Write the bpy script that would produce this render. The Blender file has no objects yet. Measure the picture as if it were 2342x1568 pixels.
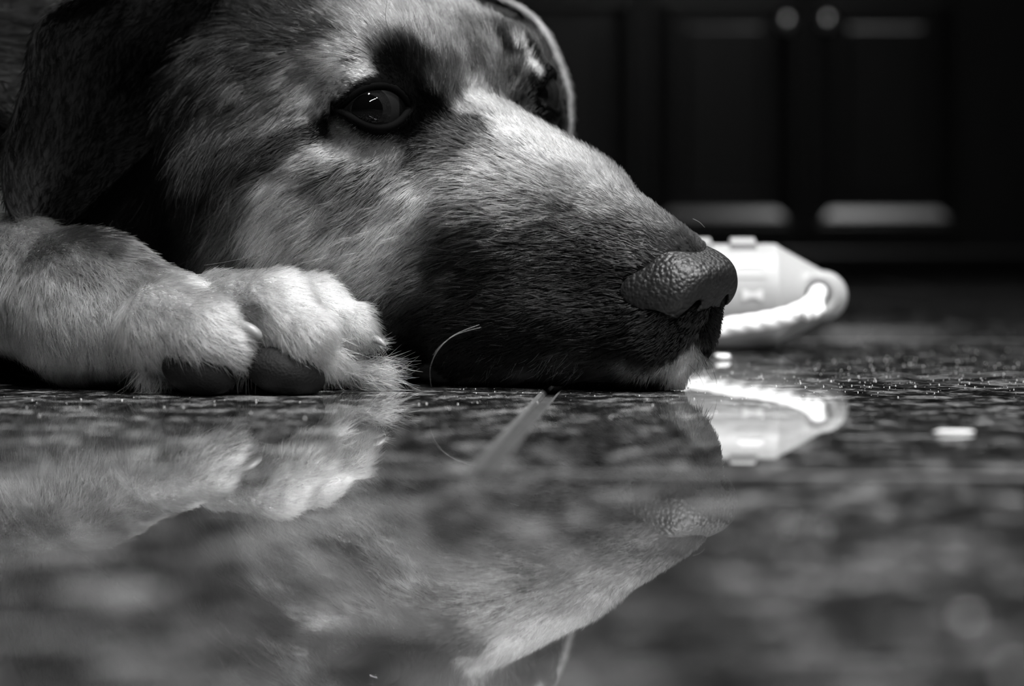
import bpy, bmesh, math, random
import numpy as np
from mathutils import Vector, Matrix
from mathutils.bvhtree import BVHTree

# ------------------------------------------------------------------ camera, world, lights
SC = bpy.context.scene
COL = SC.collection
R = np.random.default_rng(7)
random.seed(7)

CAM_H = 0.040
cam_d = bpy.data.cameras.new('camera')
cam = bpy.data.objects.new('camera', cam_d); COL.objects.link(cam)
cam.location = (0, 0, CAM_H); cam.rotation_euler = (math.pi/2, 0, 0)
cam_d.sensor_fit = 'HORIZONTAL'; cam_d.sensor_width = 23.6
cam_d.lens = 23.6*4960/2342
cam_d.shift_y = -(784-575)/2342
cam_d.clip_start = 0.01
cam_d.dof.use_dof = True
cam_d.dof.focus_distance = 0.625
cam_d.dof.aperture_fstop = 6.3
SC.camera = cam

SC.view_settings.view_transform = 'Standard'
SC.view_settings.look = 'None'
SC.view_settings.gamma = 1.0
SC.view_settings.use_curve_mapping = False
SC.view_settings.exposure = 0.0
SC.cycles.max_bounces = 6

world = bpy.data.worlds.new('room_air'); SC.world = world
world.use_nodes = True
world.node_tree.nodes['Background'].inputs[0].default_value = (1, 1, 1, 1)
world.node_tree.nodes['Background'].inputs[1].default_value = 0.004

def lamp(name, loc, aim, size, watts, spread=180):
    d = bpy.data.lights.new(name, 'AREA'); d.shape = 'DISK'; d.size = size; d.energy = watts; d.spread = math.radians(spread)
    o = bpy.data.objects.new(name, d); COL.objects.link(o)
    o.location = loc
    o.rotation_euler = (Vector(aim)-Vector(loc)).to_track_quat('-Z', 'Y').to_euler()
    return o
HEAD = (-0.02, 0.70, 0.04)
# a row of small ceiling spots to the right behind the photographer and a pair overhead
for k in range(7):
    t = k/6
    lamp('ceiling_spot', (0.55+1.15*t, -2.9+1.9*t, 2.3), HEAD, 0.08, 1.2, 46)
lamp('ceiling_lamp', (0.05, -0.20, 2.3), HEAD, 0.13, 2.2, 36)
lamp('ceiling_lamp', (0.40, 0.25, 2.3), HEAD, 0.13, 2.2, 36)
lamp('ceiling_lamp', (0.75, 1.15, 2.3), (0.3, 1.0, 0), 0.30, 13)
lamp('ceiling_lamp', (0.9, 2.7, 2.3), (0.6, 3.2, 0), 0.30, 13)

# ------------------------------------------------------------------ helpers
def tag(o, label=None, cat=None, group=None, kind=None):
    if label: o['label'] = label
    if cat: o['category'] = cat
    if group: o['group'] = group
    if kind: o['kind'] = kind
    return o

def link(name, data, parent=None, mat=None):
    o = bpy.data.objects.new(name, data); COL.objects.link(o)
    if parent is not None: o.parent = parent
    if mat is not None: data.materials.append(mat)
    return o

def empty(name, loc=(0, 0, 0)):
    o = bpy.data.objects.new(name, None); COL.objects.link(o); o.location = loc
    o.empty_display_size = 0.02
    return o

def mesh_np(name, V, F, smooth=True):
    V = np.asarray(V, np.float32); F = np.asarray(F, np.int32)
    me = bpy.data.meshes.new(name)
    n = F.shape[1]
    me.vertices.add(len(V)); me.vertices.foreach_set('co', V.ravel())
    me.loops.add(F.size); me.loops.foreach_set('vertex_index', F.ravel())
    me.polygons.add(len(F)); me.polygons.foreach_set('loop_start', np.arange(0, F.size, n, dtype=np.int32))
    if smooth: me.polygons.foreach_set('use_smooth', np.ones(len(F), bool))
    me.update(calc_edges=True); me.validate()
    return me

def bm_mesh(name, bm, smooth=False):
    me = bpy.data.meshes.new(name)
    bmesh.ops.recalc_face_normals(bm, faces=bm.faces)
    bm.to_mesh(me); bm.free()
    if smooth:
        me.polygons.foreach_set('use_smooth', np.ones(len(me.polygons), bool))
    return me

def box_bm(bm, lo, hi, bevel=0.0, seg=2):
    r = bmesh.ops.create_cube(bm, size=1.0)
    c = [(a+b)/2 for a, b in zip(lo, hi)]; s = [b-a for a, b in zip(lo, hi)]
    for v in r['verts']:
        v.co = Vector((v.co.x*s[0]+c[0], v.co.y*s[1]+c[1], v.co.z*s[2]+c[2]))
    if bevel:
        ed = list({e for v in r['verts'] for e in v.link_edges})
        bmesh.ops.bevel(bm, geom=ed, offset=bevel, segments=seg, profile=0.5, affect='EDGES')

def tube_np(path, rad, sides=10, cap=True):
    P = np.asarray(path, float); n = len(P)
    rad = np.broadcast_to(np.asarray(rad, float), (n,))
    T = np.gradient(P, axis=0); T /= np.linalg.norm(T, axis=1)[:, None]+1e-12
    up = np.array([0, 0, 1.0]) if abs(T[0, 2]) < .9 else np.array([1.0, 0, 0])
    V = []
    a0 = np.cross(T[0], up); a0 /= np.linalg.norm(a0)
    for i in range(n):
        a0 = a0-T[i]*np.dot(a0, T[i]); a0 /= np.linalg.norm(a0)
        b0 = np.cross(T[i], a0)
        for k in range(sides):
            an = 2*math.pi*k/sides
            V.append(P[i]+rad[i]*(math.cos(an)*a0+math.sin(an)*b0))
    F = [(i*sides+k, i*sides+(k+1) % sides, (i+1)*sides+(k+1) % sides, (i+1)*sides+k) for i in range(n-1) for k in range(sides)]
    return np.array(V), np.array(F)

class NT:
    """tiny node-tree helper"""
    def __init__(s, name):
        s.m = bpy.data.materials.new(name); s.m.use_nodes = True
        s.t = s.m.node_tree; s.b = s.t.nodes['Principled BSDF']; s.out = s.t.nodes['Material Output']
    def n(s, typ, **kw):
        x = s.t.nodes.new(typ)
        for k, v in kw.items(): setattr(x, k, v)
        return x
    def l(s, a, b): s.t.links.new(a, b)
    def set(s, **kw):
        for k, v in kw.items():
            k = k.replace('_', ' ')
            s.b.inputs[k].default_value = (v, v, v, 1) if k in ('Base Color', 'Emission Color') and not isinstance(v, tuple) else v
        return s
    def noise(s, scale, detail=4, rough=.55, vec=None, dist=0.0):
        x = s.n('ShaderNodeTexNoise'); x.inputs['Scale'].default_value = scale
        x.inputs['Detail'].default_value = detail; x.inputs['Roughness'].default_value = rough
        x.inputs['Distortion'].default_value = dist
        if vec is not None: s.l(vec, x.inputs['Vector'])
        return x.outputs['Fac']
    def ramp(s, fac, stops, interp='LINEAR'):
        r = s.n('ShaderNodeValToRGB'); r.color_ramp.interpolation = interp
        e = r.color_ramp.elements
        while len(e) < len(stops): e.new(0.5)
        for q, (p, v) in zip(e, stops):
            q.position = p; q.color = (v, v, v, 1)
        s.l(fac, r.inputs[0]); return r.outputs[0]
    def math(s, op, a, b=None):
        x = s.n('ShaderNodeMath', operation=op)
        for i, v in enumerate((a, b)):
            if v is None: continue
            if isinstance(v, (int, float)): x.inputs[i].default_value = v
            else: s.l(v, x.inputs[i])
        return x.outputs[0]
    def bump(s, height, strength=.3, dist=.001):
        x = s.n('ShaderNodeBump'); x.inputs['Strength'].default_value = strength
        x.inputs['Distance'].default_value = dist
        s.l(height, x.inputs['Height']); s.l(x.outputs[0], s.b.inputs['Normal'])
    def coord(s, which='Object'):
        return s.n('ShaderNodeTexCoord').outputs[which]

def plain(name, v, rough=.5, spec=.5, **kw):
    t = NT(name); t.set(Base_Color=v, Roughness=rough, Specular_IOR_Level=spec, **kw)
    return t.m

# ------------------------------------------------------------------ materials
def mat_granite():
    t = NT('polished_granite'); w = t.n('ShaderNodeNewGeometry').outputs['Position']
    big = t.noise(78, 5, .6, w, .6); mid = t.noise(340, 4, .6, w, .3); fine = t.noise(1000, 3, .6, w)
    blot = t.ramp(big, [(.40, 0.0), (.52, .35), (.66, 1.0)])
    mm = t.ramp(mid, [(.40, 0.0), (.68, 1.0)])
    ff = t.ramp(fine, [(.50, 0.0), (.72, 1.0)])
    a = t.math('MULTIPLY', blot, .66); b = t.math('MULTIPLY', mm, .52); c = t.math('MULTIPLY', ff, .30)
    s = t.math('ADD', t.math('ADD', a, b), c)
    col = t.ramp(s, [(.15, .003), (.50, .035), (.88, .38)])
    t.l(col, t.b.inputs['Base Color'])
    t.set(Roughness=.02, IOR=1.6)
    sc = t.noise(900, 2, .5, w)
    t.l(t.ramp(sc, [(.3, .006), (.8, .03)]), t.b.inputs['Roughness'])
    return t.m
M_GRANITE = mat_granite()
def mat_grout():
    t = NT('grout'); w = t.n('ShaderNodeNewGeometry').outputs['Position']
    t.l(t.ramp(t.noise(400, 4, .6, w), [(.3, .02), (.7, .05)]), t.b.inputs['Base Color'])
    t.set(Roughness=.55); return t.m
M_GROUT = mat_grout()
def mat_wood():
    t = NT('dark_stained_wood'); w = t.n('ShaderNodeNewGeometry').outputs['Position']
    mp = t.n('ShaderNodeMapping'); mp.inputs['Scale'].default_value = (1, 1, .12); t.l(w, mp.inputs[0])
    t.l(t.ramp(t.noise(60, 4, .6, mp.outputs[0]), [(.3, .0018), (.7, .005)]), t.b.inputs['Base Color'])
    t.set(Roughness=.27, Specular_IOR_Level=.45); return t.m
M_WOOD = mat_wood()
M_KNOB = plain('brushed_knob_metal', .55, .32, .5, Metallic=1.0)
M_WALL = plain('dark_wall_paint', .02, .8)
def mat_toy():
    t = NT('milky_plastic'); t.set(Base_Color=.34, Roughness=.45, Subsurface_Weight=.25, Subsurface_Scale=.006)
    t.b.inputs['Subsurface Radius'].default_value = (1, 1, 1); return t.m
M_TOY = mat_toy()
M_EMBOSS = plain('milky_plastic_emboss', .62, .4)
M_ROPE = plain('white_cotton_rope', .93, .85, .2)
M_CRUMB = plain('pale_crumb', .8, .7, .2)
def mat_nose():
    t = NT('wet_nose_leather'); w = t.n('ShaderNodeNewGeometry').outputs['Position']
    v = t.n('ShaderNodeTexVoronoi', feature='SMOOTH_F1'); v.inputs['Scale'].default_value = 850; v.inputs['Smoothness'].default_value = .6
    t.l(w, v.inputs['Vector'])
    h = t.math('SUBTRACT', t.math('MULTIPLY', t.noise(420, 3, .6, w), .9), v.outputs['Distance'])
    t.l(t.ramp(t.noise(300, 3, .5, w), [(.3, .003), (.7, .008)]), t.b.inputs['Base Color'])
    t.set(Roughness=.5, Specular_IOR_Level=.5)
    t.bump(h, .6, .0007); return t.m
M_NOSE = mat_nose()
def mat_pad():
    t = NT('paw_pad_leather'); w = t.n('ShaderNodeNewGeometry').outputs['Position']
    v = t.n('ShaderNodeTexVoronoi'); v.inputs['Scale'].default_value = 1300; t.l(w, v.inputs['Vector'])
    t.set(Base_Color=.004, Roughness=.7, Specular_IOR_Level=.15); t.bump(v.outputs['Distance'], .35, .0005); return t.m
M_PAD = mat_pad()
M_CLAW = plain('claw_horn', .16, .4)
M_LID = plain('eyelid_skin', .0015, .8, .03)
M_IRISDARK = plain('pupil_black', .001, .02, .28)
def mat_iris():
    t = NT('iris_brown'); g = t.coord('Object')
    w = t.noise(2600, 3, .6, g)
    t.l(t.ramp(w, [(.3, .004), (.7, .009)]), t.b.inputs['Base Color']); t.set(Roughness=.04, Specular_IOR_Level=.28); return t.m
M_IRIS = mat_iris()
M_SCLERA = plain('eye_white', .009, .35, .1)
def mat_cornea():
    t = NT('cornea'); t.set(Base_Color=1.0, Roughness=0.0, IOR=1.34, Transmission_Weight=1.0); return t.m
M_CORNEA = mat_cornea()
M_WHISK = plain('whisker_hair', .25, .35)
M_WHISKD = plain('dark_whisker_hair', .03, .35)
def mat_skin():
    t = NT('coat_skin'); a = t.n('ShaderNodeAttribute', attribute_name='coat')
    t.l(t.math('MULTIPLY', a.outputs['Fac'], .55), t.b.inputs['Base Color'])
    t.set(Roughness=.8, Specular_IOR_Level=.03); return t.m
M_SKIN = mat_skin()
def mat_fur(name, ior):
    t = NT(name); a = t.n('ShaderNodeAttribute', attribute_name='coat')
    h = t.n('ShaderNodeBsdfHairPrincipled'); h.model = 'CHIANG'; h.parametrization = 'COLOR'
    t.l(a.outputs['Fac'], h.inputs['Color'])
    h.inputs['Roughness'].default_value = .27; h.inputs['Radial Roughness'].default_value = .55
    h.inputs['Coat'].default_value = 0.0; h.inputs['IOR'].default_value = ior
    t.l(h.outputs[0], t.out.inputs['Surface']); t.t.nodes.remove(t.b)
    return t.m
M_FUR = mat_fur('dog_fur', 1.29); M_FURMATT = mat_fur('dog_fur_matt', 1.03)

# ------------------------------------------------------------------ floor of granite tiles
TILE = 0.60; JOINT = 0.0030
floor_me = mesh_np('floor', [(-2.6, -1.2, -.0016), (2.6, -1.2, -.0016), (2.6, 4.6, -.0016), (-2.6, 4.6, -.0016)], [(0, 1, 2, 3)], False)
floor = link('floor', floor_me, None, M_GROUT); tag(floor, kind='structure')
def tile_mesh():
    bm = bmesh.new(); s = TILE/2-JOINT/2
    box_bm(bm, (-s, -s, -.012), (s, s, 0), .0014, 2)
    return bm_mesh('tile', bm, False)
def mat_edge():
    t = NT('honed_granite_edge'); w = t.n('ShaderNodeNewGeometry').outputs['Position']
    t.l(t.ramp(t.noise(500, 4, .6, w), [(.3, .035), (.7, .11)]), t.b.inputs['Base Color'])
    t.set(Roughness=.5); return t.m
tile_me = tile_mesh(); tile_me.materials.append(M_GRANITE); tile_me.materials.append(mat_edge())
for f in tile_me.polygons: f.material_index = 0 if f.normal.z > .97 else 1      # unpolished arrises
TANG = math.atan2(-.0152, .208)
ca, sa = math.cos(TANG), math.sin(TANG)
J0 = Vector((-.0056, .393))
for i in range(-5, 5):
    for j in range(-2, 7):
        a, b = (i+.5+(.5 if j % 2 else 0))*TILE, (j+.5)*TILE
        x, y = J0.x+ca*a-sa*b, J0.y+sa*a+ca*b
        if not (-.4 < y < 4.3) or abs(x) > .45+.34*max(y, 0): continue
        o = link('tile', tile_me, floor); o.location = (x, y, 0); o.rotation_euler = (0, 0, TANG)

# ------------------------------------------------------------------ implicit surfaces
def smin(a, b, k):
    h = np.clip(.5+.5*(b-a)/k, 0, 1); return b+(a-b)*h-k*h*(1-h)
def smax(a, b, k): return -smin(-a, -b, k)
def ell(p, c, r):
    q = (p-np.array(c, np.float32))/np.array(r, np.float32)
    k0 = np.sqrt((q*q).sum(1)); k1 = np.sqrt(((q/np.array(r, np.float32))**2).sum(1))+1e-9
    return k0*(k0-1)/k1
def cone(p, a, b, r1, r2):
    a = np.array(a, np.float32); b = np.array(b, np.float32); ab = b-a
    t = np.clip(((p-a)@ab)/np.dot(ab, ab), 0, 1)
    return np.linalg.norm(p-(a+t[:, None]*ab), axis=1)-(r1+(r2-r1)*t)
def sphere(p, c, r): return np.linalg.norm(p-np.array(c, np.float32), axis=1)-r

def surface_nets(func, xs, ys, zs, blk=6, marg=1.0):
    xs, ys, zs = [np.asarray(a, np.float32) for a in (xs, ys, zs)]
    nx, ny, nz = len(xs), len(ys), len(zs)
    G = np.full((nx, ny, nz), 9.0, np.float32)
    bi = [np.arange(0, n, blk) for n in (nx, ny, nz)]
    def mid(a, st): e = np.minimum(st+blk-1, len(a)-1); return (a[st]+a[e])/2, (a[e]-a[st])/2
    (mx, hx), (my, hy), (mz, hz) = mid(xs, bi[0]), mid(ys, bi[1]), mid(zs, bi[2])
    C = np.stack(np.meshgrid(mx, my, mz, indexing='ij'), -1).reshape(-1, 3)
    H = np.stack(np.meshgrid(hx, hy, hz, indexing='ij'), -1).reshape(-1, 3)
    d = func(C); hd = np.linalg.norm(H, axis=1)
    act = np.abs(d) < hd*1.6+marg
    Gs = np.where(d < 0, -9.0, 9.0)
    idx = np.stack(np.meshgrid(*bi, indexing='ij'), -1).reshape(-1, 3)
    off = np.stack(np.meshgrid(np.arange(blk), np.arange(blk), np.arange(blk), indexing='ij'), -1).reshape(-1, 3)
    inn = idx[(~act) & (d < 0)]
    for i, j, k in inn: G[i:i+blk, j:j+blk, k:k+blk] = -9.0
    A = idx[act]
    for s in range(0, len(A), 4000):
        I = (A[s:s+4000, None, :]+off[None]).reshape(-1, 3)
        I = I[(I[:, 0] < nx) & (I[:, 1] < ny) & (I[:, 2] < nz)]
        p = np.stack([xs[I[:, 0]], ys[I[:, 1]], zs[I[:, 2]]], 1)
        G[I[:, 0], I[:, 1], I[:, 2]] = func(p)
    for ax in range(3):      # close the surface at the edge of the box
        sl = [slice(None)]*3
        for e in (0, -1):
            sl[ax] = e; G[tuple(sl)] = np.maximum(G[tuple(sl)], .01)
    S = G < 0
    cnt = np.zeros((nx-1, ny-1, nz-1), np.uint8)
    for a in (0, 1):
        for b in (0, 1):
            for c in (0, 1): cnt += S[a:nx-1+a, b:ny-1+b, c:nz-1+c]
    ci = np.argwhere((cnt > 0) & (cnt < 8))
    idm = np.full((nx-1, ny-1, nz-1), -1, np.int32); idm[ci[:, 0], ci[:, 1], ci[:, 2]] = np.arange(len(ci))
    acc = np.zeros((len(ci), 3)); num = np.zeros(len(ci))
    ax3 = (xs, ys, zs)
    for ax in range(3):
        o1, o2 = [q for q in range(3) if q != ax]
        for a in (0, 1):
            for b in (0, 1):
                p0 = ci.copy(); p0[:, o1] += a; p0[:, o2] += b
                p1 = p0.copy(); p1[:, ax] += 1
                g0 = G[p0[:, 0], p0[:, 1], p0[:, 2]]; g1 = G[p1[:, 0], p1[:, 1], p1[:, 2]]
                m = (g0 < 0) != (g1 < 0)
                t = np.where(m, g0/np.where(m, g0-g1, 1), 0)
                q = np.stack([ax3[q][p0[:, q]] for q in range(3)], 1).astype(float)
                q[:, ax] += t*(ax3[ax][p1[:, ax]]-ax3[ax][p0[:, ax]])
                acc += q*m[:, None]; num += m
    V = acc/num[:, None]
    Fs = []
    for ax in range(3):
        o1, o2 = (ax+1) % 3, (ax+2) % 3
        a = [slice(None)]*3; b = [slice(None)]*3
        a[ax] = slice(0, -1); b[ax] = slice(1, None)
        ch = S[tuple(a)] != S[tuple(b)]
        e = np.argwhere(ch); e = e[(e[:, o1] > 0) & (e[:, o2] > 0)]
        e = e[(e[:, o1] < G.shape[o1]-1) & (e[:, o2] < G.shape[o2]-1)]
        s0 = S[e[:, 0], e[:, 1], e[:, 2]]
        def cell(d1, d2):
            c = e.copy(); c[:, o1] -= d1; c[:, o2] -= d2
            return idm[c[:, 0], c[:, 1], c[:, 2]]
        q = np.stack([cell(1, 1), cell(0, 1), cell(0, 0), cell(1, 0)], 1)
        q[~s0] = q[~s0][:, ::-1]
        Fs.append(q)
    return V, np.concatenate(Fs)

def ax_lin(*segs):
    out = []
    for lo, hi, st in segs: out.append(np.arange(lo, hi-1e-6, st))
    return np.concatenate(out)

# value noise, coherent in space
def vnoise(p, scale, seed=0):
    q = p*scale; i = np.floor(q).astype(np.int64); f = q-i; f = f*f*(3-2*f)
    def hsh(a, b, c):
        h = (a*374761393+b*668265263+c*2147483647+seed*1274126177) & 0xffffffff
        h = ((h ^ (h >> 13))*1274126177) & 0xffffffff
        return ((h ^ (h >> 16)) & 0xffff)/65535.0
    r = 0
    for a in (0, 1):
        for b in (0, 1):
            for c in (0, 1):
                w = np.where(a, f[:, 0], 1-f[:, 0])*np.where(b, f[:, 1], 1-f[:, 1])*np.where(c, f[:, 2], 1-f[:, 2])
                r = r+w*hsh(i[:, 0]+a, i[:, 1]+b, i[:, 2]+c)
    return r

# ------------------------------------------------------------------ the dog (head frame: u forward, v towards its right side, w up; cm)
TH, RO = math.radians(42), math.radians(6.2)
HD = np.array([math.cos(TH), -math.sin(TH), 0.0])
HN = np.array([-math.sin(TH)*math.cos(RO), -math.cos(TH)*math.cos(RO), -math.sin(RO)])
HU = np.cross(HN, HD); HU = HU if HU[2] > 0 else -HU
HO = np.array([0.06188, 0.609, 0.0])*100
HB = np.stack([HD, HN, HU])                       # rows
def to_head(p): return (p-HO)@HB.T                # world cm -> head cm
def to_world(q): return np.asarray(q)@HB+HO

EYE_C = np.array([-10.05, 3.48, 8.66]); EYE_R = 1.10
LID_E = np.array([.94, .34, .03]); LID_E /= np.linalg.norm(LID_E)      # where the lids open (right eye)
LID_A = np.array([.34, -.94, -.06]); LID_A -= LID_E*LID_A.dot(LID_E); LID_A /= np.linalg.norm(LID_A)   # to the inner corner
LID_B = np.cross(LID_E, LID_A); LID_B = LID_B if LID_B[2] > 0 else -LID_B
def lid_edge(t):
    """half heights of the lid opening at -1..1 along its width"""
    up = .64*(1-np.abs(t)**2.3); dn = .62*(1-np.abs(t)**2.0)
    return up, dn
LID_W = 1.10; LID_S = .10
def head_sdf(p):
    q = to_head(p).astype(np.float32)
    s = q.copy(); s[:, 1] = np.abs(s[:, 1])
    d = ell(s, (-15.6, 0, 8.0), (6.4, 5.7, 4.9))
    d = smin(d, ell(s, (-12.0, 1.7, 9.0), (3.1, 2.4, 2.7)), 1.3)
    d = smin(d, cone(s, (-8.4, 0, 5.3), (-2.05, 0, 2.9), 2.7, 1.58), 1.2)
    d = smin(d, cone(s, (-8.6, 0, 6.75), (-2.3, 0, 3.75), 1.62, 1.05), .9)
    d = smin(d, cone(s, (-7.8, 1.45, 2.5), (-2.5, .75, 1.8), 2.2, 1.28), .8)
    d = smin(d, cone(s, (-10.8, 2.7, 6.1), (-6.5, 1.2, 4.7), 2.0, 2.0), 1.2)
    d = smin(d, cone(s, (-11.2, 3.6, 6.9), (-15, 5.0, 7.0), 1.0, 1.3), 1.0)
    d = smin(d, ell(s, (-13.3, 3.6, 4.3), (4.6, 2.7, 3.9)), 1.4)
    d = smin(d, ell(s, (-16.5, 0, 4.0), (5.5, 5.0, 4.4)), 1.5)
    d = smin(d, ell(s, (-10.9, 3.0, 10.0), (1.7, 1.3, .85)), .7)
    d = smin(d, cone(s, (-9, 0, 1.2), (-2.5, 0, .80), 1.5, .80), .25)
    # eyelids, eyeball pocket and lid opening
    d = smin(d, sphere(s, EYE_C, EYE_R+.20), .5)
    r = s-EYE_C.astype(np.float32)
    al = r@LID_E; ta = (r@LID_A+LID_S)/LID_W; tb = r@LID_B
    up, dn = lid_edge(np.clip(ta, -1, 1))
    g = np.maximum(np.where(tb > 0, tb-up, -tb-dn), .35-al)
    g = np.maximum(g, np.abs(ta)-1)
    d = smax(d, -g, .10)
    d = np.maximum(d, -sphere(s, EYE_C, EYE_R+.02))
    # seam of the lips
    lips = [(-1.15, 0, 1.5), (-1.5, .8, 1.1), (-2.7, 1.75, .62), (-5, 2.8, .4)]
    for a, b in zip(lips[:-1], lips[1:]):
        d = smax(d, -cone(s, a, b, .10, .10), .14)
    d = smax(d, -cone(s, (-.75, 0, 2.5), (-1.15, 0, 1.5), .09, .09), .14)
    # neck
    n = cone(q, (-19, 0, 6.5), (-29, -1, 8.5), 5.2, 7.5)
    return smin(d, n, 2.0)

def PX(x, y, D):
    """a point in space (cm) from a bearing and a distance measured in the room"""
    return np.array([(x-1171)/4960*D, D, CAM_H-(y-575)/4960*D])*100
def RP(px, D): return px/4960*D*100
LEG = [  # forearm, wrist and paw: bearing x, y, distance, radius
    ((-330, 470, .74), 260), ((-140, 590, .70), 185), ((60, 652, .66), 155), ((210, 700, .638), 176), ((380, 748, .624), 142)]
TOES = [
    [((380, 745, .614), 122), ((465, 762, .604), 98), ((520, 790, .601), 64)],
    [((490, 715, .630), 104), ((630, 712, .614), 102), ((695, 765, .607), 76), ((705, 805, .606), 52)],
    [((560, 710, .638), 96), ((715, 704, .630), 86), ((800, 745, .626), 64), ((852, 776, .624), 27)],
    [((680, 790, .634), 80), ((760, 815, .630), 66), ((845, 862, .626), 34)],
]
def leg_sdf(p):
    p = p.astype(np.float32); d = None
    for (a, ra), (b, rb) in zip(LEG[:-1], LEG[1:]):
        c = cone(p, PX(*a), PX(*b), RP(ra, a[2]), RP(rb, b[2]))
        d = c if d is None else smin(d, c, .6)
    for toe in TOES:
        e = None
        for (a, ra), (b, rb) in zip(toe[:-1], toe[1:]):
            c = cone(p, PX(*a), PX(*b), RP(ra, a[2]), RP(rb, b[2]))
            e = c if e is None else smin(e, c, .25)
        d = smin(d, e, .10)
    return d+.20
def torso_sdf(p):
    d = cone(p, (-24, 86, 9.5), (-62, 112, 13), 9.0, 13.5)
    d = smin(d, cone(p, (-27, 78, 7), (-14, 72, 4.5), 5.5, 3.2), 2.0)
    return d
def body_sdf(p):
    h = head_sdf(p); t = torso_sdf(p)
    d = smin(h, t, 3.0)
    d = smin(d, leg_sdf(p), .15)
    return smax(d, .03-p[:, 2], .12)     # everything rests on the floor

xs = ax_lin((-78, -19, .6), (-19, 8.2, .115)); ys = ax_lin((56, 76, .115), (76, 128, .6)); zs = ax_lin((-.2, 14, .115), (14, 30, .5))
BV, BF = surface_nets(body_sdf, xs, ys, zs)

dog = empty('dog', (0, 0.66, 0))
tag(dog, 'shepherd mix dog lying with its chin and one pale paw on the shiny floor', 'dog')
bpy.context.view_layer.update()
def local(P): return np.asarray(P)-np.array([0, .66, 0])
body_me = mesh_np('body', local(BV/100), BF)
body = link('body', body_me, dog, M_SKIN)
#BODYEND
# nose leather
def nose_sdf(p):
    q = to_head(p).astype(np.float32); s = q.copy(); s[:, 1] = np.abs(s[:, 1])
    u, w = s[:, 0], s[:, 2]
    d = ell(s, (-1.25, 0, 3.25), (1.30, 1.42, 1.15))
    d = smin(d, ell(s, (-2.0, .95, 2.92), (1.55, .84, .90)), .35)
    d = smin(d, ell(s, (-2.4, 0, 3.62), (1.5, 1.25, 1.0)), .4)
    d = smax(d, (w-(3.55-.56*u))/1.146, .35)                 # top slopes to the tip
    d = smax(d, (u+.55*(3.35-w))/1.141, .30)                 # undercut below the tip
    d = smax(d, -ell(s, (-.80, .64, 2.66), (.34, .24, .20)), .15)
    d = smax(d, -cone(s, (-.8, .8, 2.5), (-1.5, 1.65, 2.45), .16, .08), .15)
    d = smax(d, -cone(s, (-.10, 0, 3.0), (-.6, 0, 2.1), .06, .09), .12)
    return d
nb = to_world(np.array([[-1.4, 0, 3.0]]))[0]
NV, NF = surface_nets(nose_sdf, *[np.arange(nb[i]-2.7, nb[i]+2.7, .06) for i in range(3)], marg=.3)
nose = link('nose', mesh_np('nose', local(NV/100), NF), dog, M_NOSE)
tag(nose, 'black pebbled wet nose')

# eyes
def frame_z(g):
    g = np.asarray(g, float)/np.linalg.norm(g)
    a = np.cross((0, 0, 1.0), g); a /= np.linalg.norm(a)
    return np.stack([a, np.cross(g, a), g], 1)
def cap_mesh(name, prof, n=40):
    """surface of revolution about z from (r, z) pairs"""
    V = []; F = []
    for r, z in prof:
        for k in range(n):
            an = 2*math.pi*k/n; V.append((r*math.cos(an), r*math.sin(an), z))
    for i in range(len(prof)-1):
        for k in range(n): F.append((i*n+k, i*n+(k+1) % n, (i+1)*n+(k+1) % n, (i+1)*n+k))
    return mesh_np(name, np.array(V), np.array(F))
def eye_profile(r):
    """height of the eyeball with its corneal bulge, cm"""
    base = np.sqrt(np.maximum(EYE_R**2-r**2, 0)); bul = .42+np.sqrt(np.maximum(.78**2-r**2, 0))
    return np.where(r < .71, np.maximum(base, bul), base)
def make_eye(side, gaze):
    c = EYE_C.copy(); c[1] *= side; cw = to_world(c)/100
    g = frame_z(gaze)
    rs = np.concatenate([[1e-4], np.linspace(.05, .46, 10)]); ri = np.linspace(.46, .69, 8)
    ro = np.concatenate([np.linspace(.69, .71, 2), np.linspace(.74, 1.0999, 14)])
    back = [(math.sqrt(max(EYE_R**2-z*z, 1e-8)), z) for z in np.linspace(-.02, -EYE_R, 16)]
    me = cap_mesh('eye', [(r/100, float(eye_profile(np.array(r)))/100) for r in ro]+[(r/100, z/100) for r, z in back])
    e = link('eye', me, dog, M_SCLERA)
    i = link('iris', cap_mesh('iris', [(r/100, float(eye_profile(np.array(r)))/100) for r in ri]), e, M_IRIS)
    p = link('pupil', cap_mesh('pupil', [(r/100, float(eye_profile(np.array(r)))/100) for r in rs]), e, M_IRISDARK)
    m = Matrix(g.tolist()).to_4x4(); m.translation = Vector(local(cw))
    e.matrix_local = m
    # dark third eyelid at the inner corner: a cap lying on the eyeball
    ax = np.array([LID_A[0], LID_A[1]*side, LID_A[2]])@HB
    rc = EYE_R+.012
    te = link('third_eyelid', cap_mesh('third_eyelid', [(rc*math.sin(x)/100, rc*math.cos(x)/100) for x in np.linspace(1e-4, math.radians(62 if side > 0 else 22), 14)]), dog, M_LID)
    m2 = Matrix(frame_z(ax).tolist()).to_4x4(); m2.translation = Vector(local(cw)); te.matrix_local = m2
    # dark rim of the lids
    L_E, L_A, L_B = [np.array([x[0], x[1]*side, x[2]]) for x in (LID_E, LID_A, LID_B)]
    pts = []
    for t in np.concatenate([np.linspace(-1, 1, 36), np.linspace(1, -1, 36)[1:-1]]):
        up, dn = lid_edge(np.array(t)); top = len(pts) < 36
        v = (up if top else -dn)
        a = t*LID_W-LID_S; dirv = L_A*a+L_B*float(v)
        k = math.sqrt(max((EYE_R+.06)**2-dirv.dot(dirv), .02))
        pts.append(to_world(c+dirv+L_E*k)/100)
    pts.append(pts[0]); pts.append(pts[1])
    V, F = tube_np(pts, .0013, 8)
    lid = link('eyelid', mesh_np('eyelid', local(V), F), dog, M_LID)
    return e
cam_w = np.array([0, 0, CAM_H])
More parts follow.
